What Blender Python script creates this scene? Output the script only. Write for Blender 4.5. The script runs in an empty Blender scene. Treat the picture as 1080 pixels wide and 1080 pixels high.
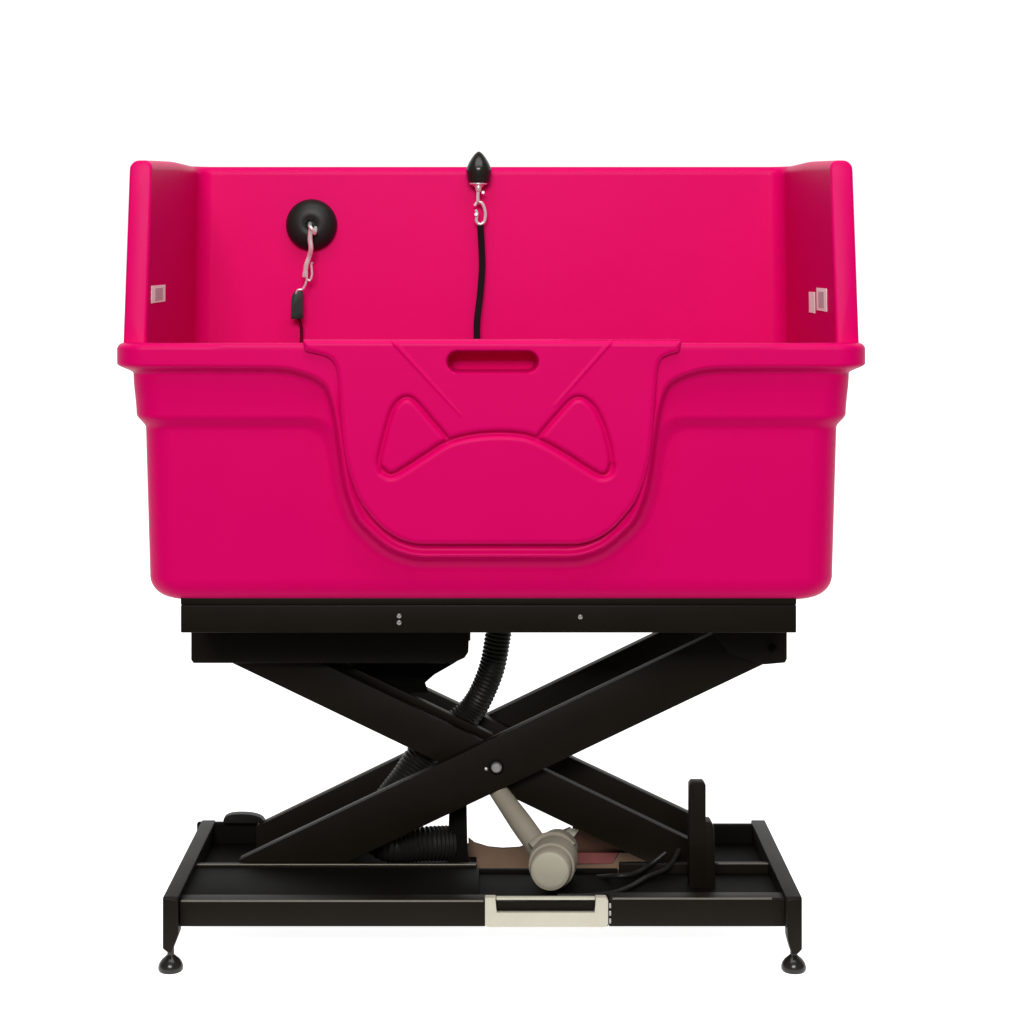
import bpy, bmesh, math, random
import numpy as np
from mathutils import Vector, Matrix

# ------------------------------------------------------------------ scene basics
S = bpy.context.scene
COL = S.collection
D, F, HX, HY, ZC = 3.4, 2115.0, 518.0, 264.0, 1.2374      # camera distance, focal length in photo px, eye point, eye height


def W(px, py, Y):
    """point at real depth Y whose measured photo position is (px, py)"""
    k = (D + Y) / F
    return Vector(((px - HX) * k, Y, ZC - (py - HY) * k))


def WX(px, Y): return (px - HX) * (D + Y) / F
def WZ(py, Y): return ZC - (py - HY) * (D + Y) / F


# ------------------------------------------------------------------ materials
def mat(name, color, rough=0.5, spec=0.3, metal=0.0, bump=0.0, bscale=200.0, var=0.0, vscale=6.0, coat=0.0):
    m = bpy.data.materials.new(name)
    m.use_nodes = True
    nt = m.node_tree
    b = nt.nodes['Principled BSDF']
    b.inputs['Base Color'].default_value = (*color, 1)
    b.inputs['Roughness'].default_value = rough
    b.inputs['Specular IOR Level'].default_value = spec
    b.inputs['Metallic'].default_value = metal
    tc = nt.nodes.new('ShaderNodeTexCoord')
    if var:
        n = nt.nodes.new('ShaderNodeTexNoise'); n.inputs['Scale'].default_value = vscale
        n.inputs['Detail'].default_value = 5
        nt.links.new(tc.outputs['Object'], n.inputs['Vector'])
        mr = nt.nodes.new('ShaderNodeMapRange')
        mr.inputs['To Min'].default_value = 1 - var; mr.inputs['To Max'].default_value = 1 + var
        nt.links.new(n.outputs['Fac'], mr.inputs['Value'])
        mx = nt.nodes.new('ShaderNodeVectorMath'); mx.operation = 'SCALE'
        mx.inputs[0].default_value = color
        nt.links.new(mr.outputs['Result'], mx.inputs['Scale'])
        nt.links.new(mx.outputs['Vector'], b.inputs['Base Color'])
        mr2 = nt.nodes.new('ShaderNodeMapRange')
        mr2.inputs['To Min'].default_value = rough - 0.06; mr2.inputs['To Max'].default_value = rough + 0.06
        nt.links.new(n.outputs['Fac'], mr2.inputs['Value'])
        nt.links.new(mr2.outputs['Result'], b.inputs['Roughness'])
    if bump:
        n = nt.nodes.new('ShaderNodeTexNoise'); n.inputs['Scale'].default_value = bscale
        n.inputs['Detail'].default_value = 3
        nt.links.new(tc.outputs['Object'], n.inputs['Vector'])
        bp = nt.nodes.new('ShaderNodeBump'); bp.inputs['Strength'].default_value = bump
        bp.inputs['Distance'].default_value = 0.001
        nt.links.new(n.outputs['Fac'], bp.inputs['Height'])
        nt.links.new(bp.outputs['Normal'], b.inputs['Normal'])
    return m


PINK = mat('pink_plastic', (0.61, 0.0004, 0.107), 0.38, 0.055, bump=0.12, bscale=420, var=0.03, vscale=5)
BLACK = mat('black_powder_coat', (0.0066, 0.0047, 0.0025), 0.45, 0.11, bump=0.12, bscale=700, var=0.15, vscale=9)
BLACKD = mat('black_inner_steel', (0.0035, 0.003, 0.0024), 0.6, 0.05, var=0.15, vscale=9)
RUBBER = mat('black_rubber', (0.010, 0.009, 0.008), 0.45, 0.22, bump=0.2, bscale=300)
GLOSS = mat('black_gloss_plastic', (0.012, 0.011, 0.009), 0.22, 0.35)
STRAP = mat('black_webbing', (0.010, 0.003, 0.005), 0.8, 0.1, bump=0.5, bscale=900)
CHROME = mat('bright_nickel_plate', (0.88, 0.85, 0.85), 0.26, 0.5, metal=0.65)
ZINC = mat('zinc_bolt', (0.42, 0.41, 0.38), 0.35, 0.5, metal=0.7, bump=0.3, bscale=500)
BEIGE = mat('beige_cast_plastic', (0.265, 0.235, 0.18), 0.55, 0.15, bump=0.4, bscale=350, var=0.12, vscale=25)
BEIGE2 = mat('beige_cap', (0.33, 0.305, 0.235), 0.5, 0.15, bump=0.3, bscale=350, var=0.06, vscale=25)
CREAM = mat('cream_enamel', (0.46, 0.44, 0.355), 0.45, 0.2, bump=0.2, bscale=300, var=0.08, vscale=30)
BROWN = mat('brown_infill', (0.055, 0.026, 0.016), 0.7, 0.1, bump=0.4, bscale=200, var=0.3, vscale=18)
TAN = mat('tan_infill', (0.105, 0.066, 0.042), 0.7, 0.1, bump=0.4, bscale=200, var=0.3, vscale=18)
RED = mat('red_infill', (0.12, 0.035, 0.033), 0.6, 0.1, var=0.3, vscale=25)
EDGE = mat('lip_highlight_tone', (0.085, 0.075, 0.058), 0.35, 0.4, metal=0.3, var=0.2, vscale=40)  # pale tone that paints the highlight on the rail lips
CORD = mat('dark_red_cord', (0.10, 0.002, 0.012), 0.8, 0.05, bump=0.4, bscale=900)
LABELM = mat('sticker_paper', (0.92, 0.88, 0.88), 0.6, 0.1, var=0.05, vscale=60)
LABELG = mat('sticker_print', (0.55, 0.47, 0.50), 0.6, 0.1)
FLOORM = mat('white_glow_floor', (0.85, 0.85, 0.85), 0.9, 0.0)       # white floor with an added glow that washes out contact shadows
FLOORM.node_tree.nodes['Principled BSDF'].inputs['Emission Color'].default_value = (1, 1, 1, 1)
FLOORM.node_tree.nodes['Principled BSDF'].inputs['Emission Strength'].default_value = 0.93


# ------------------------------------------------------------------ object helpers
def tag(o, label=None, cat=None, group=None, kind=None):
    if label: o['label'] = label
    if cat: o['category'] = cat
    if group: o['group'] = group
    if kind: o['kind'] = kind
    return o


def thing(name, loc, label, cat, group=None):
    o = bpy.data.objects.new(name, None)
    o.empty_display_size = 0.05
    COL.objects.link(o)
    o.location = loc
    return tag(o, label, cat, group)


def wloc(o):
    v = Vector((0, 0, 0))
    while o is not None:
        v += o.location; o = o.parent
    return v


def link(name, me, m, parent=None, smooth_angle=35):
    """me holds world coordinates; the object's origin goes to the centre of its own bounds"""
    n = len(me.vertices)
    co = np.empty(n * 3); me.vertices.foreach_get('co', co); co = co.reshape(-1, 3)
    c = (co.min(0) + co.max(0)) / 2
    me.vertices.foreach_set('co', (co - c).ravel())
    me.materials.append(m)
    me.polygons.foreach_set('use_smooth', [True] * len(me.polygons))
    if smooth_angle is not None:
        me.set_sharp_from_angle(angle=math.radians(smooth_angle))
    me.update()
    o = bpy.data.objects.new(name, me)
    COL.objects.link(o)
    c = Vector(c)
    if parent is not None:
        o.parent = parent
        o.location = c - wloc(parent)
    else:
        o.location = c
    return o


def from_bm(name, bm, m, parent=None, smooth_angle=35):
    me = bpy.data.meshes.new(name)
    bmesh.ops.recalc_face_normals(bm, faces=bm.faces)
    bm.to_mesh(me); bm.free()
    return link(name, me, m, parent, smooth_angle)


def prism(bm, pts, vec, bevel=0.0, seg=2):
    """closed polygon pts (3D) swept along vec"""
    a = [bm.verts.new(p) for p in pts]
    b = [bm.verts.new(Vector(p) + Vector(vec)) for p in pts]
    n = len(a)
    fs = [bm.faces.new(a), bm.faces.new(b[::-1])]
    for i in range(n):
        fs.append(bm.faces.new((a[i], b[i], b[(i + 1) % n], a[(i + 1) % n])))
    if bevel:
        es = list({e for f in fs for e in f.edges})
        bmesh.ops.bevel(bm, geom=es, offset=bevel, segments=seg, affect='EDGES', profile=0.6, clamp_overlap=True)


def box(bm, x0, x1, y0, y1, z0, z1, bevel=0.002, seg=2):
    prism(bm, [(x0, y0, z0), (x1, y0, z0), (x1, y0, z1), (x0, y0, z1)], (0, y1 - y0, 0), bevel, seg)


def pbox(bm, px0, px1, py0, py1, Y, Y1, bevel=0.002, seg=2):
    """front face measured in photo px at depth Y, thickness to Y1"""
    box(bm, WX(px0, Y), WX(px1, Y), Y, Y1, WZ(py1, Y), WZ(py0, Y), bevel, seg)


def ppoly(bm, pts, Y, Y1, bevel=0.002, seg=2):
    prism(bm, [W(x, y, Y) for x, y in pts], (0, Y1 - Y, 0), bevel, seg)


def catmull(pts, n=8, closed=False):
    P = [Vector(p) for p in pts]
    out = []
    N = len(P)
    rng = range(N if closed else N - 1)
    for i in rng:
        if closed:
            p0, p1, p2, p3 = P[(i - 1) % N], P[i], P[(i + 1) % N], P[(i + 2) % N]
        else:
            p1, p2 = P[i], P[i + 1]
            p0 = P[i - 1] if i else p1 * 2 - p2
            p3 = P[i + 2] if i + 2 < N else p2 * 2 - p1
        for k in range(n):
            t = k / n
            out.append(0.5 * ((2 * p1) + (p2 - p0) * t + (2 * p0 - 5 * p1 + 4 * p2 - p3) * t * t + (3 * p1 - p0 - 3 * p2 + p3) * t ** 3))
    if not closed: out.append(P[-1])
    return out


def tube(bm, path, rad, sides=12, flat=1.0, closed=False):
    """tube along path; rad a number or function(i, n); flat squashes the section along its binormal"""
    n = len(path)
    rings = []
    T = [(path[min(i + 1, n - 1)] - path[max(i - 1, 0)]).normalized() for i in range(n)]
    if closed:
        T = [(path[(i + 1) % n] - path[(i - 1) % n]).normalized() for i in range(n)]
    ref = Vector((0, 1, 0))
    for i, p in enumerate(path):
        t = T[i]
        u = (ref - t * ref.dot(t))
        u = u.normalized() if u.length > 1e-4 else Vector((1, 0, 0))
        v = t.cross(u)
        r = rad(i, n) if callable(rad) else rad
        rings.append([bm.verts.new(p + u * (math.cos(a) * r * flat) + v * (math.sin(a) * r)) for a in [2 * math.pi * k / sides for k in range(sides)]])
    m = n if closed else n - 1
    for i in range(m):
        A, B = rings[i], rings[(i + 1) % n]
        for k in range(sides):
            bm.faces.new((A[k], A[(k + 1) % sides], B[(k + 1) % sides], B[k]))
    if not closed:
        bm.faces.new(rings[0][::-1]); bm.faces.new(rings[-1])


def lathe(bm, base, axis, prof, sides=28, sx=1.0):
    """prof: (distance along axis, radius)"""
    ax = Vector(axis).normalized()
    ref = Vector((0, 0, 1)) if abs(ax.z) < 0.9 else Vector((1, 0, 0))
    u = (ref - ax * ref.dot(ax)).normalized(); v = ax.cross(u)
    rings = []
    for h, r in prof:
        r = max(r, 1e-5)
        rings.append([bm.verts.new(Vector(base) + ax * h + u * (math.cos(2 * math.pi * k / sides) * r) + v * (math.sin(2 * math.pi * k / sides) * r * sx)) for k in range(sides)])
    for A, B in zip(rings, rings[1:]):
        for k in range(sides):
            bm.faces.new((A[k], A[(k + 1) % sides], B[(k + 1) % sides], B[k]))
    bm.faces.new(rings[0][::-1]); bm.faces.new(rings[-1])


# ------------------------------------------------------------------ distance fields (photo px, y down)
def seg_dist(X, Y, pts, closed=True):
    best = np.full(X.shape, 1e9)
    inside = np.zeros(X.shape, bool)
    n = len(pts)
    for i in range(n if closed else n - 1):
        x0, y0 = pts[i][0], pts[i][1]; x1, y1 = pts[(i + 1) % n][0], pts[(i + 1) % n][1]
        dx, dy = x1 - x0, y1 - y0
        L = dx * dx + dy * dy
        if L < 1e-9: continue
        t = np.clip(((X - x0) * dx + (Y - y0) * dy) / L, 0, 1)
        best = np.minimum(best, np.hypot(X - x0 - t * dx, Y - y0 - t * dy))
        if closed:
            c = ((y0 > Y) != (y1 > Y))
            with np.errstate(divide='ignore', invalid='ignore'):
                xi = x0 + (Y - y0) * dx / (dy if dy else 1e-9)
            inside ^= c & (X < xi)
    return np.where(inside, -best, best) if closed else best


def smin(a, b, k):
    h = np.clip(0.5 + 0.5 * (b - a) / k, 0, 1)
    return b * (1 - h) + a * h - k * h * (1 - h)


def sstep(a, b, x):
    t = np.clip((x - a) / (b - a), 0, 1)
    return t * t * (3 - 2 * t)


CX = 523.5
fo = [(320, 391), (333, 400), (343, 411), (349, 427), (354.5, 457), (362, 507), (369, 532), (379, 552), (401, 573), (418, 583), (440, 589), (470, 589.5)]
fo_l = [(v.x, v.y) for v in catmull([(x, y, 0) for x, y in fo], 5)]
FRAME = [(230, 330), (230, 372), (285, 375), (306, 381)] + fo_l + [(2 * CX - x, y) for x, y in fo_l[::-1]] + [(2 * CX - x, y) for x, y in [(230, 330), (230, 372), (285, 375), (306, 381)][::-1]]
PXM = 622.0


def inset_px(xp, yp):
    """outer wall inset in photo px from the rim plane, as a function of photo position"""
    sd = seg_dist(xp, yp, FRAME)
    sR = smin(yp - 391, sd, 22)
    sB = smin(yp - 450, sd - 11, 26)
    R = 15.5 * sstep(-7, 4, sR)
    B = 9.0 * sstep(-12, 4, sB)
    ins = 1 - sstep(-8, 10, sd)
    ridge = 3.4 * np.exp(-((sd + 3.8) / 3.2) ** 2) * sstep(398, 430, yp)      # raised bead that frames the gate
    channel = 5.0 * np.exp(-((sd + 12) / 4.4) ** 2) * sstep(405, 440, yp)   # shadow gap between gate and bead
    slot = seg_dist(xp, yp, [(483, 381.5), (556, 381.5)], False) - 13.0       # pocket behind the gate's hand hole
    return R + B + taper(yp) * (1 - 0.65 * ins) - ridge + channel + 85 * (1 - sstep(-1.5, 2.0, slot))


def taper(yp):
    t = 3.0 * sstep(395, 440, yp) + 4.0 * np.clip((yp - 455) / 155, 0, 1)
    rb = 26.0
    q = np.clip((yp - (637.5 - rb)) / rb, 0, 1)
    t = t + rb * (1 - np.sqrt(np.clip(1 - q * q, 0, 1)))
    rt = 7.0
    q = np.clip((362 + rt - yp) / rt, 0, 1)
    return t + rt * (1 - np.sqrt(np.clip(1 - q * q, 0, 1)))


HALF, YB, FF = 0.6425, 0.612, 0.72


def tub_ring(i, ifront, z, r, nf=500):
    """counter-clockwise ring seen from above, front first; i side inset, ifront front inset (array nf or number)"""
    w = HALF - i
    y1 = YB - i
    ifr = np.broadcast_to(np.asarray(ifront, float), (nf,))
    x = np.linspace(-w + r, w - r, nf)
    out = [np.stack([x, ifr, np.full(nf, z)], 1)]
    ye = ifr[-1]

    def arc(cx, cy, a0, a1, n=9):
        a = np.linspace(a0, a1, n)[1:-1]
        return np.stack([cx + r * np.cos(a), cy + r * np.sin(a), np.full(len(a), z)], 1)

    def lin(xa, ya, xb, yb, n):
        t = np.linspace(0, 1, n)
        return np.stack([xa + (xb - xa) * t, ya + (yb - ya) * t, np.full(n, z)], 1)
    out.append(arc(w - r, ye + r, -math.pi / 2, 0, 11))
    out.append(lin(w, ye + r, w, y1 - r, 8))
    out.append(arc(w - r, y1 - r, 0, math.pi / 2, 11))
    out.append(lin(w - r, y1, -w + r, y1, 16))
    out.append(arc(-w + r, y1 - r, math.pi / 2, math.pi, 11))
    out.append(lin(-w, y1 - r, -w, ifr[0] + r, 8))
    out.append(arc(-w + r, ifr[0] + r, math.pi, 1.5 * math.pi, 11))
    return np.concatenate(out)


def build_tub(parent):
    rings = []
    # bottom fan centre ring
    def zof(y): return ZC - (y - HY) * (D + 0.02) / F
    far = np.array([-300.0])
    ys = np.concatenate([np.linspace(637.5, 610, 22), np.linspace(608.5, 370, 165), np.linspace(369, 362, 8)])
    zb = zof(637.5)
    rings.append(tub_ring(0.30, 0.30, zb, 0.002))
    rings.append(tub_ring(0.12, 0.10, zb, 0.03))
    for y in ys:
        i = float(inset_px(far, np.array([y]))[0]) / PXM
        r = 0.048
        r = max(0.018, r - max(0, 0)) 
        w = HALF - i
        x = np.linspace(-w + r, w - r, 500)
        xp = HX + x * F / (D + 0.02)
        ip = inset_px(xp, np.full(500, y)) / PXM
        rings.append(tub_ring(i, ip * FF, zof(y), r))
    zt = zof(362.0)
    for i, dz in [(0.022, 0.0006), (0.036, 0.0), (0.041, -0.002), (0.0445, -0.006), (0.046, -0.015), (0.0465, -0.10), (0.056, -0.13), (0.068, -0.2), (0.078, -0.32), (0.086, -0.36), (0.10, -0.385), (0.13, -0.40)]:
        rings.append(tub_ring(i, i, zt + dz, 0.05 if i < .06 else 0.06))
    rings.append(tub_ring(0.30, 0.30, zt - 0.405, 0.002))
    n = len(rings[0]); L = len(rings)
    V = np.concatenate(rings)
    faces = []
    for a in range(L - 1):
        o = a * n
        idx = np.arange(n); nx = (idx + 1) % n
        faces.append(np.stack([o + idx, o + nx, o + n + nx, o + n + idx], 1))
    faces = np.concatenate(faces).tolist()
    faces.append(list(range(n))[::-1]); faces.append([(L - 1) * n + k for k in range(n)])
    me = bpy.data.meshes.new('basin')
    me.from_pydata(V.tolist(), [], faces)
    return link('basin', me, PINK, parent, None)


def build_hood(parent):
    """U-shaped splash wall: side, back, side"""
    zb, zt = WZ(366, 0.05), 1.400
    yf = 0.045
    pts = []       # x, y, nx, ny (outward), thickness factor, top drop
    hw, yb, rc = 0.613, 0.583, 0.052
    ends = [(0.0, .76, .006), (.0010, .88, .0035), (.0026, .95, .0015), (.005, .99, .0004), (.008, 1, 0)]
    for d, k, dz in ends: pts.append((-hw, yf + d, -1, 0, k, dz))
    for t in np.linspace(0.06, yb - rc, 12): pts.append((-hw, t, -1, 0, 1, 0))
    for a in np.linspace(math.pi, math.pi / 2, 12)[1:]:
        pts.append((-hw + rc + rc * math.cos(a), yb - rc + rc * math.sin(a), math.cos(a), math.sin(a), 1, 0))
    for x in np.linspace(-hw + rc, hw - rc, 24)[1:]: pts.append((x, yb, 0, 1, 1, 0))
    for a in np.linspace(math.pi / 2, 0, 12)[1:]:
        pts.append((hw - rc + rc * math.cos(a), yb - rc + rc * math.sin(a), math.cos(a), math.sin(a), 1, 0))
    for t in np.linspace(yb - rc, 0.06, 12)[1:]: pts.append((hw, t, 1, 0, 1, 0))
    for d, k, dz in ends[::-1]: pts.append((hw, yf + d, 1, 0, k, dz))
    H = zt - zb
    ht = 0.020
    prof = []      # offset along outward normal, height
    for h in np.linspace(0, H - 0.020, 12): prof.append((ht, h))
    for a in np.linspace(0, math.pi / 2, 8)[1:]: prof.append((ht - 0.016 + 0.016 * math.cos(a), H - 0.016 + 0.016 * math.sin(a)))
    for a in np.linspace(math.pi / 2, math.pi, 6)[0:]: prof.append((-ht + 0.015 + 0.015 * math.cos(a), H - 0.015 + 0.015 * math.sin(a)))
    for h in np.linspace(H - 0.018, 0, 12): prof.append((-ht, h))
    prof.append((-ht, -0.07))
    prof.append((-ht + .006, -0.07)); prof.append((-ht + .006, 0.0))
    V = []
    for (x, y, nx, ny, k, dz) in pts:
        for off, h in prof:
            f = h / H; lf = max(f, 0)
            sc = 1 - 0.007 * f                     # walls draw in slightly towards the top
            yy = y + (0.040 * lf if y < 0.3 else 0.040 * lf * max(0, 1 - (y - 0.3) / 0.2)) * (1 if y < 0.5 else 0)
            V.append(((x * (1 - 0.02 * min(max(y - .06, 0) / .5, 1)) + nx * off * k) * sc, yy + ny * off * k, zb + h - dz * f + lf * (-0.006 + 0.009 * min(1, max(0, (y - .05) / .25)))))
    n = len(prof)
    faces = []
    for a in range(len(pts) - 1):
        for b in range(n):
            c = (b + 1) % n
            faces.append((a * n + b, a * n + c, (a + 1) * n + c, (a + 1) * n + b))
    faces.append(list(range(n))[::-1]); faces.append([(len(pts) - 1) * n + k for k in range(n)])
    me = bpy.data.meshes.new('splash_wall'); me.from_pydata([tuple(map(float, v)) for v in V], [], faces)
    bm = bmesh.new(); bm.from_mesh(me)
    return from_bm('splash_wall', bm, PINK, parent, 50)


def build_gate(parent):
    go = [(319, 359), (319.5, 365), (322, 371), (334, 374), (345, 377.5), (351.5, 384), (355, 396), (357, 420), (360, 457), (364, 485), (370, 507), (378, 527), (389, 543), (402, 557), (417, 567.5), (428, 572), (440, 574.5), (455, 575)]
    g = [(v.x, v.y) for v in catmull([(x, y, 0) for x, y in go], 6)]
    gr = [(719, 360), (718.5, 366), (716, 372), (706, 375), (699, 379), (695.5, 386), (694, 396), (692, 420), (689, 457), (686, 482), (680, 507), (671, 529), (660, 544), (648, 557), (636, 566), (624, 571.5), (611, 574.5), (596, 575)]
    grr = [(v.x, v.y) for v in catmull([(x, y, 0) for x, y in gr], 6)]
    POLY = g + grr[::-1]
    ly = np.array([p[1] for p in g]); lx = np.array([p[0] for p in g])
    ry = np.array([p[1] for p in grr]); rx = np.array([p[0] for p in grr])
    o = np.argsort(ly); ly, lx = ly[o], lx[o]; o = np.argsort(ry); ry, rx = ry[o], rx[o]
    rows = np.concatenate([np.linspace(359, 364, 8), np.linspace(365, 566, 230), np.linspace(566.7, 575, 22)])
    t = np.linspace(0, 1, 381); t = t + 0.0
    e = 0.012
    tt = np.concatenate([np.linspace(0, e, 8)[:-1], np.linspace(e, 1 - e, 330), np.linspace(1 - e, 1, 8)[1:]])
    XL = np.interp(rows, ly, lx); XR = np.interp(rows, ry, rx)
    X = XL[:, None] + (XR - XL)[:, None] * tt[None, :]
    Yp = np.repeat(rows[:, None], len(tt), 1)
    sd = seg_dist(X, Yp, POLY)                       # negative inside
    inn = np.clip(-sd, 0, 99)
    r = 6.0
    q = np.clip(1 - inn / r, 0, 1)
    edge = 5.2 * (1 - np.sqrt(np.clip(1 - q * q, 0, 1)))     # rounding, px
    # face of the gate: flat sheet a little proud of the frame
    dpx = edge.copy()
    # handle slot
    sl = seg_dist(X, Yp, [(483, 381.5), (556, 381.5)], False) - 11.5
    dpx += (14 + 38 * np.clip((Yp - 371) / 21, 0, 1)) * (1 - sstep(-3.5, 1.0, sl))      # finger grip slopes back and down - 0.9 * np.exp(-((sl - 2.2) / 1.6) ** 2)
    # raised creases
    for a, b in (((413, 359), (486, 438)), ((646, 359), (585, 428))):
        dd = seg_dist(X, Yp, [a, b], False)
        L = math.hypot(b[0] - a[0], b[1] - a[1])
        al = ((X - a[0]) * (b[0] - a[0]) + (Yp - a[1]) * (b[1] - a[1])) / L / L
        fade = np.clip(1.05 - al, 0, 1) ** 0.5
        dpx += -1.5 * np.exp(-(dd / 1.3) ** 2) * fade
        side = ((X - a[0]) * (b[1] - a[1]) - (Yp - a[1]) * (b[0] - a[0])) / L
        sgn = 1 if a[0] < 500 else -1
    # moulded ears and arched brow
    def sm(p): return [(v.x, v.y) for v in catmull([(x, y, 0) for x, y in p], 8)]
    earL = sm([(403, 497), (399.5, 488), (404, 466), (413, 435), (421, 423), (430, 419.5), (438, 424), (447, 434), (459, 448), (471, 462)])
    earR = sm([(568, 461), (579, 448), (594, 431), (603, 422), (611, 419.5), (619, 422.5), (628, 432), (637, 451), (643, 472), (645.5, 491), (643, 498)])
    arc = sm([(403, 497), (411, 501.5), (421, 498), (448, 481), (471, 467), (496, 460), (525, 457.5), (553, 459.5), (573, 467), (596, 479.5), (619, 494), (634, 502), (643, 499), (645.5, 492)])
    for P, wd, dp in ((earL, 2.6, 4.4), (earR, 2.6, 4.4), (arc, 3.2, 5.4)):
        dd = seg_dist(X, Yp, P, False)
        g1 = dp * np.exp(-(dd / wd) ** 2)
        dpx = dpx + g1 * np.clip(1 - np.maximum(dpx - edge, 0) / dp, 0, 1)
    Y = -0.0095 + dpx / PXM * 1.0
    Y += 0.0006 * sstep(420, 575, Yp)                # lower part follows the wall's draft
    k = (D - 0.012) / F
    V = np.stack([(X - HX) * k, Y, ZC - (Yp - HY) * k], 2).reshape(-1, 3)
    R, Cn = X.shape
    idx = np.arange(R * Cn).reshape(R, Cn)
    faces = np.stack([idx[:-1, :-1], idx[1:, :-1], idx[1:, 1:], idx[:-1, 1:]], 2).reshape(-1, 4).tolist()
    # border skirt back to the basin wall
    border = list(idx[0, :]) + list(idx[1:, -1]) + list(idx[-1, -2::-1]) + list(idx[-2:0:-1, 0])
    base = len(V)
    ex = V[border].copy()
    back = np.where(ex[:, 2] > WZ(362, 0), 0.045, 0.012)
    ex[:, 1] = back
    V = np.concatenate([V, ex])
    nb = len(border)
    for i in range(nb):
        j = (i + 1) % nb
        faces.append([int(border[i]), int(border[j]), base + j, base + i])
    me = bpy.data.meshes.new('gate'); me.from_pydata(V.tolist(), [], faces)
    bm = bmesh.new(); bm.from_mesh(me)
    return from_bm('gate', bm, PINK, parent, 60)


# ================================================================== THE TUB
tub = thing('grooming_tub', (0, 0.3, WZ(632, 0.02)), 'bright pink plastic bath with a high back wall and cat-ear front, on a black lift', 'pet bath')
build_tub(tub)
build_hood(tub)
build_gate(tub)

# stickers on the inner faces of the side walls
def wall_x(side, z, y=.1):
    f = (z - WZ(366, .05)) / (1.400 - WZ(366, .05))
    return side * (0.613 * (1 - 0.02 * min(max(y - .06, 0) / .5, 1)) - .02) * (1 - 0.007 * f)


def sticker(side, ya, yb, zlo, zhi, m, inner=True, name='sticker', parent=tub):
    bm = bmesh.new()
    t = 0.0010
    pts = [(wall_x(side, z, y) - side * t, y, z) for y, z in ((ya, zlo), (yb, zlo), (yb, zhi), (ya, zhi))]
    prism(bm, pts, (side * t * 1.2, 0, 0), 0.0004, 1)
    return from_bm(name, bm, m, parent)


def wy(px, py, side):        # depth at which the inner side wall shows at px
    y = .1
    for _ in range(6): y = wall_x(side, WZ(py, .1), y) * F / (px - HX) - D
    return y


for side, a, b, p0, p1 in ((-1, 159.6, 174, 301, 319), (1, 872, 861.5, 304, 328), (1, 859.5, 853.5, 308, 330)):
    ya, yb = wy(a, p0, side), wy(b, p0, side)
    ya = max(ya, 0.085)
    zl, zh = WZ(p1, (ya + yb) / 2), WZ(p0, (ya + yb) / 2)
    s = sticker(side, ya, yb, zl, zh, LABELM)
    tag(s, label='small white sticker on the inner side wall')
    if abs(yb - ya) > 0.07:
        m = 0.22
        bm = bmesh.new()
        y0, y1 = ya + (yb - ya) * m, yb - (yb - ya) * m
        z0, z1 = zl + (zh - zl) * .15, zh - (zh - zl) * .15
        t = .0015
        pts = [(wall_x(side, z, y) - side * t, y, z) for y, z in ((y0, z0), (y1, z0), (y1, z1), (y0, z1))]
        prism(bm, pts, (side * .0007, 0, 0))
        from_bm('printed_panel', bm, LABELG, s)

# ================================================================== TETHERS
BW = 0.563     # inner face of the back wall
t1 = thing('tether', W(329, 237, BW), 'chrome snap hook on a round black knob on the pink back wall, left', 'tether', 'tethers clipped to the tub wall')
bm = bmesh.new()
lathe(bm, W(329, 237, BW + .002), (0, -1, 0), [(0, .049), (.010, .0505), (.018, .0485), (.025, .044), (.030, .036), (.033, .024), (.0335, .014), (.031, .010), (.024, .008)], 40)
from_bm('knob', bm, RUBBER, t1)
bm = bmesh.new()
YK = BW - .042
tube(bm, catmull([W(327, 236, BW - .024), W(327, 239, YK - .004), W(330, 243, YK - .006), W(332, 246, YK), W(333, 240, BW - .028)], 8), .0038, 10)
from_bm('eye_ring', bm, CHROME, t1)
bm = bmesh.new()
tube(bm, catmull([W(328, 241, YK), W(327, 252, YK), W(328, 262, YK), W(326, 271, YK + .006), W(323, 280, YK + .006), W(321.5, 292, YK + .008)], 6), lambda i, n: .0048 if i < n * .9 else .0056, 10)
tube(bm, catmull([W(322, 292, YK + .008), W(326.5, 296, YK + .008), W(329, 290, YK + .008), W(328.5, 280, YK + .008), W(329.5, 277, YK + .006)], 6), .0022, 8)
from_bm('snap_hook', bm, CHROME, t1)
bm = bmesh.new()
tube(bm, catmull([W(324, 293, YK + .006), W(322, 300, YK + .006), W(319, 305, YK + .006), W(314, 306, YK + .006), W(312, 310, YK + .008)], 5), .0022, 8)
from_bm('strap_ring', bm, CHROME, t1)
bm = bmesh.new()
pts = catmull([(307, 336.5, 0), (307, 320, 0), (308.5, 311, 0), (313, 306, 0), (318.5, 307, 0), (319.3, 315, 0), (319.2, 336.5, 0)], 5)
ppoly(bm, [(v.x, v.y) for v in pts], YK + .006, YK + .018, .002)
from_bm('strap_keeper', bm, RUBBER, t1)
bm = bmesh.new()
tube(bm, catmull([W(314, 334, YK + .014), W(317, 342, BW - .02), W(318, 352, BW - .014), W(317, 380, BW - .012), W(317, 430, BW - .02)], 6), .003, 8, 0.6)
from_bm('strap', bm, CORD, t1)

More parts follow.
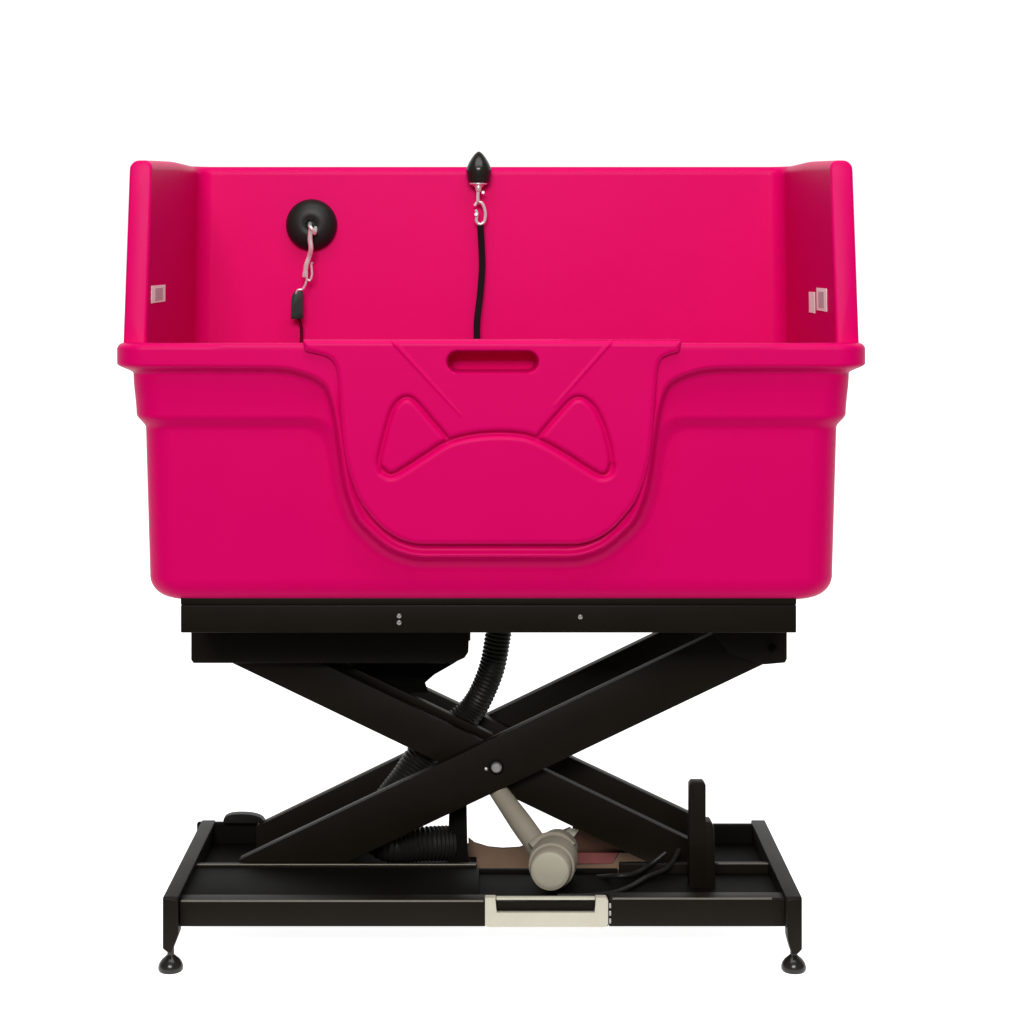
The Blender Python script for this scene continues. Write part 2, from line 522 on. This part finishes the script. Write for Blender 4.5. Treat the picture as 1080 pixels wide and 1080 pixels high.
t2 = thing('tether', W(505, 178, BW + .0), 'long black strap hanging from a pointed black knob on the back wall top edge', 'tether', 'tethers clipped to the tub wall')
bm = bmesh.new()
ky = BW - .022
k0 = W(505, 193, ky)
lathe(bm, k0, (0, 0, 1), [(0, .018), (.003, .0215), (.012, .0230), (.024, .0250), (.030, .0240), (.040, .0195), (.050, .0135), (.057, .008), (.0612, .003), (.062, .0005)], 32)
from_bm('knob', bm, GLOSS, t2)
bm = bmesh.new()      # small clamp that bolts the knob to the wall's top edge
box(bm, k0.x - .010, k0.x + .010, ky + .012, BW + .028, k0.z + .014, k0.z + .022)
box(bm, k0.x - .010, k0.x + .010, BW - .001, BW + .044, 1.4015, 1.406)
from_bm('clamp', bm, BLACK, t2)
bm = bmesh.new()
lathe(bm, W(504.6, 192.5, ky), (0, 0, -1), [(0, .013), (.001, .0175), (.0035, .0175), (.006, .011), (.010, .007)], 24)
lathe(bm, W(504.6, 194, ky - .004), (0, 0, -1), [(0, .004), (.004, .006), (.012, .006), (.016, .0035)], 14)
tube(bm, [W(504.5, 197, ky - .004), W(504, 206, ky - .004), W(504, 213, ky - .004)], .0034, 10)
lathe(bm, W(509.5, 203, ky - .004), (0, -1, 0), [(0, .003), (.004, .003)], 12)
from_bm('swivel', bm, CHROME, t2)
bm = bmesh.new()
tube(bm, catmull([W(500.5, 217, ky), W(503.5, 213.5, ky), W(508, 214, ky), W(511, 220, ky), W(512, 227, ky), W(510.5, 234, ky), W(506, 236.5, ky), W(502.5, 233, ky), W(503, 225, ky), W(501.5, 221, ky)], 6), .0031, 10)
lathe(bm, W(502.3, 226, ky - .002), (0, -1, 0), [(0, .0035), (.005, .0035)], 12)
from_bm('snap_hook', bm, CHROME, t2)
bm = bmesh.new()
tube(bm, catmull([W(506.5, 235, ky), W(507, 243, ky), W(508, 262, ky + .004), W(508.5, 282, ky + .006), W(506.5, 310, ky + .004), W(503.5, 335, ky), W(503, 357, ky), W(504, 400, ky), W(512, 470, ky - .02)], 8), .0068, 10, 0.28)
from_bm('strap', bm, STRAP, t2)

# ================================================================== LIFT TABLE
lift = thing('scissor_lift', (0, 0.26, 0), 'black steel scissor lift table on levelling feet, carrying the pink tub', 'lift table')

# top frame
bm = bmesh.new()
ftop, fbot = 634.0, 667.5
pbox(bm, 190.5, 840, 638.0, fbot, 0.055, 0.085, .0025, 3)
from_bm('front_rail', bm, BLACK, lift)
bm = bmesh.new()
pbox(bm, 190.5, 840, 630.5, 637.7, 0.052, 0.56, .0012, 2)
from_bm('top_plate', bm, BLACK, lift)
zf0, zf1 = WZ(fbot, .055), WZ(638.5, .055)
xl, xr = WX(190.5, .055), WX(840, .055)
bm = bmesh.new(); box(bm, xl, xr, .525, .555, zf0, zf1); from_bm('rear_rail', bm, BLACK, lift)
for a, b in ((xl, xl + .03), (xr - .03, xr)):
    bm = bmesh.new(); box(bm, a, b, .086, .524, zf0, zf1); from_bm('side_rail', bm, BLACK, lift)

# slide channels under the frame (front one seen, rear one behind)
chan = [(201.5, 664), (495, 664), (494, 688), (490, 694), (478, 699.5), (204, 699.5), (201.5, 696)]
for Yc, nm in ((0.262, 0), (0.47, 1)):
    bm = bmesh.new()
    if nm == 0:
        ppoly(bm, chan, Yc, Yc + .008, .0015)
    else:
        x0, x1 = WX(201.5, .262), WX(495, .262)
        box(bm, x0, x1, Yc, Yc + .008, WZ(699.5, .262), WZ(664, .262))
    from_bm('slide_channel', bm, BLACK, lift)
bm = bmesh.new()      # gusset seen behind the channel
ppoly(bm, [(330, 690), (492, 690), (480, 699), (458, 711), (447.5, 720), (452, 730), (340, 730)], .40, .407, .001)
from_bm('gusset', bm, BLACKD, lift)
bm = bmesh.new(); ppoly(bm, [(748, 664), (830, 664), (830, 695), (828, 699), (806, 701), (770, 690)], .252, .259, .0012)
br = from_bm('hinge_bracket', bm, BLACK, lift)
bm = bmesh.new(); lathe(bm, W(815, 684.5, .2525), (0, -1, 0), [(0, .008), (.004, .008), (.006, .005)], 14)
from_bm('bolt', bm, BLACKD, br)
bm = bmesh.new(); ppoly(bm, [(748, 664), (818, 664), (818, 690), (806, 692), (770, 690)], .50, .507, .0012)
from_bm('hinge_bracket', bm, BLACK, lift)


def arm(cx, cy, slope, x0, x1, vw, Y, th, name='scissor_arm'):
    """channel-shaped scissor arm: front web plus top and bottom flanges"""
    hw = vw / 2
    bm = bmesh.new()
    f = lambda x, o: W(x, cy + slope * (x - cx) + o, Y)
    pts = [f(x0, -hw), f(x1, -hw), f(x1, hw), f(x0, hw)]
    prism(bm, pts, (0, .004, 0), .0012, 2)
    fl = 3.2
    for o in (-hw + .05, hw - fl - .05):
        pts = [f(x0 + .5, o), f(x1 - .5, o), f(x1 - .5, o + fl), f(x0 + .5, o + fl)]
        prism([bm][0], [Vector(p) + Vector((0, .0042, 0)) for p in pts], (0, th - .0042, 0), .0008, 1)
    return from_bm(name, bm, BLACK, lift)


arm(523, 806.5, -.476, 252, 806, 57, .266, .026)
arm(520, 809, .480, 236, 752, 45, .300, .026)
arm(518, 779, -.482, 270, 790, 53, .440, .026)
arm(518, 780.5, .472, 262, 742, 42, .404, .026)
# lit inner lip of the second arm
bm = bmesh.new()
f = lambda x, o: W(x, 809 + .480 * (x - 520) + o, .329)
prism(bm, [f(345, -34), f(520, -34), f(520, -25), f(345, -25)], (0, .02, 0), .002, 2)
from_bm('cross_tube', bm, BLACK, lift)

# pivot
bm = bmesh.new()
lathe(bm, W(523.5, 809, .2645), (0, -1, 0), [(0, .0135), (.002, .0135), (.0025, .0125)], 28)
pv = from_bm('pivot_washer', bm, BLACKD, lift)
bm = bmesh.new(); lathe(bm, W(523.5, 809, .262), (0, -1, 0), [(0, .0095), (.005, .0095), (.0075, .0075), (.008, .002)], 20); from_bm('pivot_bolt', bm, ZINC, pv)
bm = bmesh.new(); lathe(bm, W(512.7, 811, .2657), (0, -1, 0), [(0, .0035), (.003, .0030), (.004, .001)], 14); from_bm('set_screw', bm, ZINC, lift)
bm = bmesh.new(); tube(bm, [W(523.5, 809, .266), W(523.5, 809, .266) + Vector((0, .21, 0))], .012, 16); from_bm('pivot_shaft', bm, BLACKD, lift)
for px, py in ((421, 649.5), (421, 656.5), (612, 650.5)):
    bm = bmesh.new(); lathe(bm, W(px, py, .0552), (0, -1, 0), [(0, .0042), (.002, .0040), (.0035, .0022)], 14)
    from_bm('screw', bm, ZINC, lift)

# base
zt = WZ(950, .05); zbt = WZ(977.5, .05)
bm = bmesh.new()
pbox(bm, 187, 512, 950, 977.5, .05, .085, .003, 3)
from_bm('base_front_rail', bm, BLACK, lift)
bm = bmesh.new(); pbox(bm, 642, 829, 947.5, 977.5, .05, .085, .003, 3); from_bm('base_front_rail', bm, BLACK, lift)
bm = bmesh.new(); pbox(bm, 512.2, 641.8, 949, 977, .062, .085, .002, 2); from_bm('pedal_recess', bm, BLACKD, lift)
# deck sheet between the rails
bm = bmesh.new(); box(bm, WX(186, .05), WX(831, .05), .0855, .249, zt - .018, zt - .014, .001, 1)
from_bm('deck_plate', bm, BLACKD, lift)
# left cover
bm = bmesh.new()
a = W(190, 950, .05); 
x0, x1 = WX(190.5, .07), WX(505, .14)
box(bm, x0, x1, .0862, .247, zt - .0136, zt - .003, .002, 2)
from_bm('left_cover', bm, BLACKD, lift)
bm = bmesh.new(); box(bm, WX(200, .25), WX(503, .25), .25, .262, zt - .03, WZ(911.5, .25), .0022, 3); from_bm('middle_rail', bm, BLACK, lift)
bm = bmesh.new(); box(bm, WX(504, .25), WX(652, .25), .25, .262, zt - .03, WZ(917.5, .25), .0022, 3); from_bm('middle_rail', bm, BLACKD, lift)
bm = bmesh.new(); box(bm, WX(653, .25), WX(818, .25), .25, .262, zt - .03, WZ(910.5, .25), .0022, 3); from_bm('middle_rail', bm, BLACK, lift)
# added paler beads that paint lip highlights along the long rails
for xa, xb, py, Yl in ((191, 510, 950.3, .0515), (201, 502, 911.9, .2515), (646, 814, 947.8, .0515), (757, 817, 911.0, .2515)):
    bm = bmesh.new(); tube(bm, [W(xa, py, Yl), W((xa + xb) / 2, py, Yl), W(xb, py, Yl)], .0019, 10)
    from_bm('lip_highlight', bm, EDGE, lift)
# rear rails either side of the open middle
bm = bmesh.new(); box(bm, WX(207, .47), WX(432, .47), .475, .490, zt - .045, WZ(869, .47), .003, 3); from_bm('base_rear_rail', bm, BLACKD, lift)
bm = bmesh.new(); box(bm, WX(684, .47), WX(802, .47), .475, .490, zt - .045, WZ(871, .47), .003, 3); from_bm('base_rear_rail', bm, BLACKD, lift)
bm = bmesh.new(); box(bm, WX(432.5, .47), WX(683.5, .47), .478, .488, zt - .075, zt - .05, .003, 3); from_bm('base_rear_rail', bm, BLACKD, lift)
bm = bmesh.new(); box(bm, WX(207, .47), WX(503, .47), .263, .4745, zt - .03, zt - .026, .001, 1); from_bm('rear_deck', bm, BLACKD, lift)
bm = bmesh.new(); box(bm, WX(690, .47), WX(802, .47), .263, .4745, zt - .03, zt - .026, .001, 1); from_bm('rear_deck', bm, BLACKD, lift)

# end tubes with down-turned front leg
for s in (-1, 1):
    if s < 0:
        xs = [WX(171.5, .03), WX(188, .03)]
        front = [(171.5, 945), (188, 947), (188, 985), (181, 1003), (176.5, 1003), (171.5, 999)]
    else:
        xs = [WX(829, .03), WX(846, .03)]
        front = [(829, 947), (846, 945), (846, 1000), (841, 1005), (835, 1005), (831, 990)]
    bm = bmesh.new()
    # horizontal end tube
    prism(bm, [W(171.5 if s < 0 else 829, 946, .03), W(188 if s < 0 else 846, 946, .03), W(188 if s < 0 else 846, 979, .03), W(171.5 if s < 0 else 829, 979, .03)], (0, .465, 0), .003, 3)
    et = from_bm('end_beam', bm, BLACK, lift)
    for Yl in (.0285, .455):
        off = Yl - .0285
        bm = bmesh.new()
        prism(bm, [W(x, y + 1.5, .03) + Vector((0, -.0015 + off, 0)) for x, y in front], (0, .036, 0), .003, 3)
        from_bm('leg', bm, BLACK, lift)
        bx = WX(178.5 if s < 0 else 838.5, .03)
        bm = bmesh.new()
        lathe(bm, (bx, .046 + off, 0), (0, 0, 1), [(0, .0195), (.003, .0215), (.008, .0215), (.014, .0195), (.020, .015), (.025, .009), (.028, .006), (.031, .006), (.046, .006)], 28)
        from_bm('levelling_foot', bm, GLOSS, lift)

# roller pad at the left rear, black stop post on the right
bm = bmesh.new()
ppoly(bm, [(v.x, v.y) for v in catmull([(235, 868, 0), (237, 862, 0), (246, 859, 0), (262, 859, 0), (273, 861.5, 0), (278.5, 866, 0), (277, 868.5, 0)], 4)], .455, .474, .002)
from_bm('rubber_pad', bm, RUBBER, lift)
bm = bmesh.new()
ppoly(bm, [(727, 940), (727, 828), (729.5, 825), (742, 825), (744.5, 828), (744.5, 940)], .165, .19, .002)
sp = from_bm('stop_post', bm, BLACK, lift)
bm = bmesh.new()
ppoly(bm, [(727, 938), (727, 869), (730, 866.5), (750, 867), (753, 872), (755, 938)], .1655, .20, .002)
from_bm('post_sleeve', bm, BLACK, sp)
# vertical bracket under the arms
bm = bmesh.new(); ppoly(bm, [(474, 838), (492, 832), (492.5, 898), (496, 916), (472, 916)], .34, .348, .001)
from_bm('support_bracket', bm, BLACKD, lift)

# pedal / handle frame
bm = bmesh.new()
Yq = .044
outer = [(511.5, 947), (523, 947), (523, 963.5), (628, 963.5), (628, 947), (639, 947), (641.5, 950), (641.5, 975), (639, 978), (514, 978), (511.5, 976)]
ppoly(bm, outer, Yq, Yq + .017, .0014, 2)
pd = tag(from_bm('pedal', bm, CREAM, lift), label='cream white metal pedal frame')
bm = bmesh.new(); pbox(bm, 523.5, 627.5, 946.6, 949.3, Yq + .003, Yq + .012, .0006, 1); from_bm('cross_bar', bm, CREAM, pd)
bm = bmesh.new(); pbox(bm, 524, 627, 951, 960.5, Yq + .009, Yq + .0165, .001, 1); from_bm('grip', bm, BLACK, pd)
for py in (953, 961, 969):
    bm = bmesh.new(); pbox(bm, 642.3, 644.6, py, py + 5, Yq + .004, Yq + .012, .0005, 1); from_bm('hinge_knuckle', bm, ZINC, pd)

# actuator: motor pointing forward, push tube going up behind the arms
ac_bm = bmesh.new()
c0 = W(580, 918.5, .10)
ax = (W(585, 905, .19) - c0).normalized()
lathe(ac_bm, c0, tuple(ax), [(.0, .0335), (.004, .0358), (.030, .0365), (.031, .0405), (.060, .0425), (.085, .042), (.09, .038), (.16, .036)], 40)
ac = tag(from_bm('actuator', ac_bm, BEIGE, lift), label='dusty beige round motor with a push tube behind the front arms')
bm = bmesh.new(); lathe(bm, c0 - ax * .002, tuple(ax), [(0, .026), (.0005, .029), (.0025, .0325), (.006, .0332)], 40); from_bm('motor_cap', bm, BEIGE2, ac)
bm = bmesh.new()
pa, pb = W(583, 915, .205), W(514, 818, .30)
n = 14
tube(bm, [pa.lerp(pb, i / n) for i in range(n + 1)], lambda i, n: .0205 if i < n * .45 else .0205 - .006 * (i / n - .45) / .55, 22)
from_bm('push_tube', bm, BEIGE, ac)
bm = bmesh.new()
tube(bm, catmull([W(560, 893, .19), W(572, 884, .2), W(590, 882, .2), W(604, 893, .19)], 5), .008, 10)
from_bm('clamp_band', bm, BEIGE, ac)

# ================================================================== BROWN INFILL AND CABLE IN THE BASE
bd = thing('brown_infill', W(600, 925, .40), 'reddish brown board lying in the black base behind the beige motor', 'infill')  # panels stand in for brown background seen through the base
bm = bmesh.new(); ppoly(bm, [(494, 884), (500, 890), (515, 894), (530, 896), (548, 895), (560, 890), (575, 884), (590, 878), (602, 873), (604, 935), (494, 935)], .385, .395, .001)
from_bm('tan_panel', bm, TAN, bd)
bm = bmesh.new(); ppoly(bm, [(604, 872), (625, 872), (668, 889), (700, 900), (700, 935), (604, 935)], .386, .396, .001)
from_bm('dark_panel', bm, BROWN, bd)
bm = bmesh.new(); ppoly(bm, [(603, 899.5), (652, 899.5), (646, 911), (603, 911)], .376, .3845, .0008)
from_bm('red_strip', bm, RED, bd)
bm = bmesh.new(); ppoly(bm, [(652.5, 899.5), (690, 901), (672, 917), (603, 919), (603, 911.5), (646.5, 911.5)], .3765, .3845, .0008)
from_bm('tan_strip', bm, TAN, bd)
bm = bmesh.new(); ppoly(bm, [(596, 877), (602, 874), (610, 876), (606, 882), (598, 884)], .37, .376, .0008)
from_bm('cream_infill', bm, CREAM, bd)

zdk = zt - .012
def on_deck(px, Y, h=.0): return Vector((WX(px, Y), Y, zdk + h))
cb = bmesh.new()
tube(cb, catmull([on_deck(588, .10, .004), on_deck(620, .10, .004), on_deck(645, .115, .004), on_deck(664, .15, .004), on_deck(682, .20, .006), on_deck(704, .235, .012), W(716, 896, .262)], 6), .0045, 10)
c1 = tag(from_bm('power_cable', cb, RUBBER, None), 'black cable curving over the base deck, the one nearer the front rail', 'cable', 'cables on the base deck')
cb = bmesh.new()
tube(cb, catmull([W(630, 925, .235), on_deck(650, .20, .008), on_deck(668, .205, .010), on_deck(684, .235, .016), W(702, 899, .245)], 6), .0045, 10)
c2 = tag(from_bm('power_cable', cb, RUBBER, None), 'black cable crossing behind the other one, touching the middle rail', 'cable', 'cables on the base deck')

# ================================================================== DRAIN HOSE
def hose(path, r0, name, label):
    P = [Vector(p) for p in path]
    # resample evenly
    d = [0]
    for a, b in zip(P, P[1:]): d.append(d[-1] + (b - a).length)
    step = .0019
    n = int(d[-1] / step)
    out = []
    j = 0
    for i in range(n):
        s = i * step
        while d[j + 1] < s: j += 1
        t = (s - d[j]) / (d[j + 1] - d[j])
        out.append(P[j].lerp(P[j + 1], t))
    bm = bmesh.new()
    tube(bm, out, lambda i, n: (r0 + .007 * min(1, max(0, (i - 80) / 60))) * (1 + .05 * math.cos(i * 2 * math.pi / 4)), 20)
    return tag(from_bm(name, bm, RUBBER, None, 60), label, 'hose')


Yh = .372
hose(catmull([W(528, 655, .36), W(525, 672, .36), W(520, 700, .36), W(511, 725, .365), W(499, 747, Yh), W(482, 764, Yh - .005), W(462, 780, Yh - .01), W(444, 800, Yh - .01), W(428, 824, Yh - .01), W(408, 850, Yh), W(398, 870, Yh - .01), W(402, 886, Yh - .02), W(420, 892, Yh - .035), W(448, 890, Yh - .03), W(478, 889, Yh - .01)], 10), .0240, 'drain_hose',
     'ribbed black drain hose running down between the scissor arms')
bm = bmesh.new()
lathe(bm, W(529, 655, .36) + Vector((0, 0, .012)), (0, 0, -1), [(0, .029), (.02, .029), (.024, .027)], 24)
dr = from_bm('drain_outlet', bm, BLACKD, tub)

# ================================================================== FLOOR
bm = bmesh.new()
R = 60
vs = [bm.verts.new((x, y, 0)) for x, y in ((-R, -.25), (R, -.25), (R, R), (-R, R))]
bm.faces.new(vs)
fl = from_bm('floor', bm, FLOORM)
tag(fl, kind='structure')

# ================================================================== LIGHT
w = bpy.data.worlds.new('World'); S.world = w; w.use_nodes = True
nt = w.node_tree
bg = nt.nodes['Background']
tc = nt.nodes.new('ShaderNodeTexCoord')
sep = nt.nodes.new('ShaderNodeSeparateXYZ'); nt.links.new(tc.outputs['Generated'], sep.inputs[0])  # white studio wall behind, dim room in front
mr = nt.nodes.new('ShaderNodeMapRange'); mr.interpolation_type = 'SMOOTHSTEP'
mr.inputs['From Min'].default_value = 0.0; mr.inputs['From Max'].default_value = 0.6
mr.inputs['To Min'].default_value = 0.13; mr.inputs['To Max'].default_value = 1.08
nt.links.new(sep.outputs['Y'], mr.inputs['Value'])
nt.links.new(mr.outputs['Result'], bg.inputs['Strength'])
bg.inputs['Color'].default_value = (1, 1, 1, 1)


def area(name, loc, target, sx, sy, power, color=(1, 1, 1), spec=1.0):
    l = bpy.data.lights.new(name, 'AREA'); l.shape = 'RECTANGLE'; l.size = sx; l.size_y = sy
    l.energy = power; l.color = color; l.specular_factor = spec
    o = bpy.data.objects.new(name, l); COL.objects.link(o)
    o.location = loc
    o.rotation_euler = (Vector(target) - Vector(loc)).to_track_quat('-Z', 'Y').to_euler()
    return o


area('softbox_top', (0.0, -0.9, 3.5), (0, .2, .9), 2.8, 1.3, 50)
area('softbox_front', (-0.4, -6.4, 3.9), (0, .2, .55), 3.2, 1.8, 450)

# ================================================================== CAMERA
cd = bpy.data.cameras.new('camera'); cam = bpy.data.objects.new('camera', cd); COL.objects.link(cam)
cam.location = (0, -D, ZC)
cam.rotation_euler = (math.radians(90), 0, 0)
cd.sensor_width = 36; cd.lens = F / 1080 * 36
cd.shift_x = (540 - HX) / 1080
cd.shift_y = -(540 - HY) / 1080
cd.clip_end = 500
S.camera = cam
S.view_settings.view_transform = 'Standard'
S.view_settings.look = 'None'
S.view_settings.exposure = 0
S.view_settings.gamma = 1
S.view_settings.use_curve_mapping = False
S.cycles.max_bounces = 8
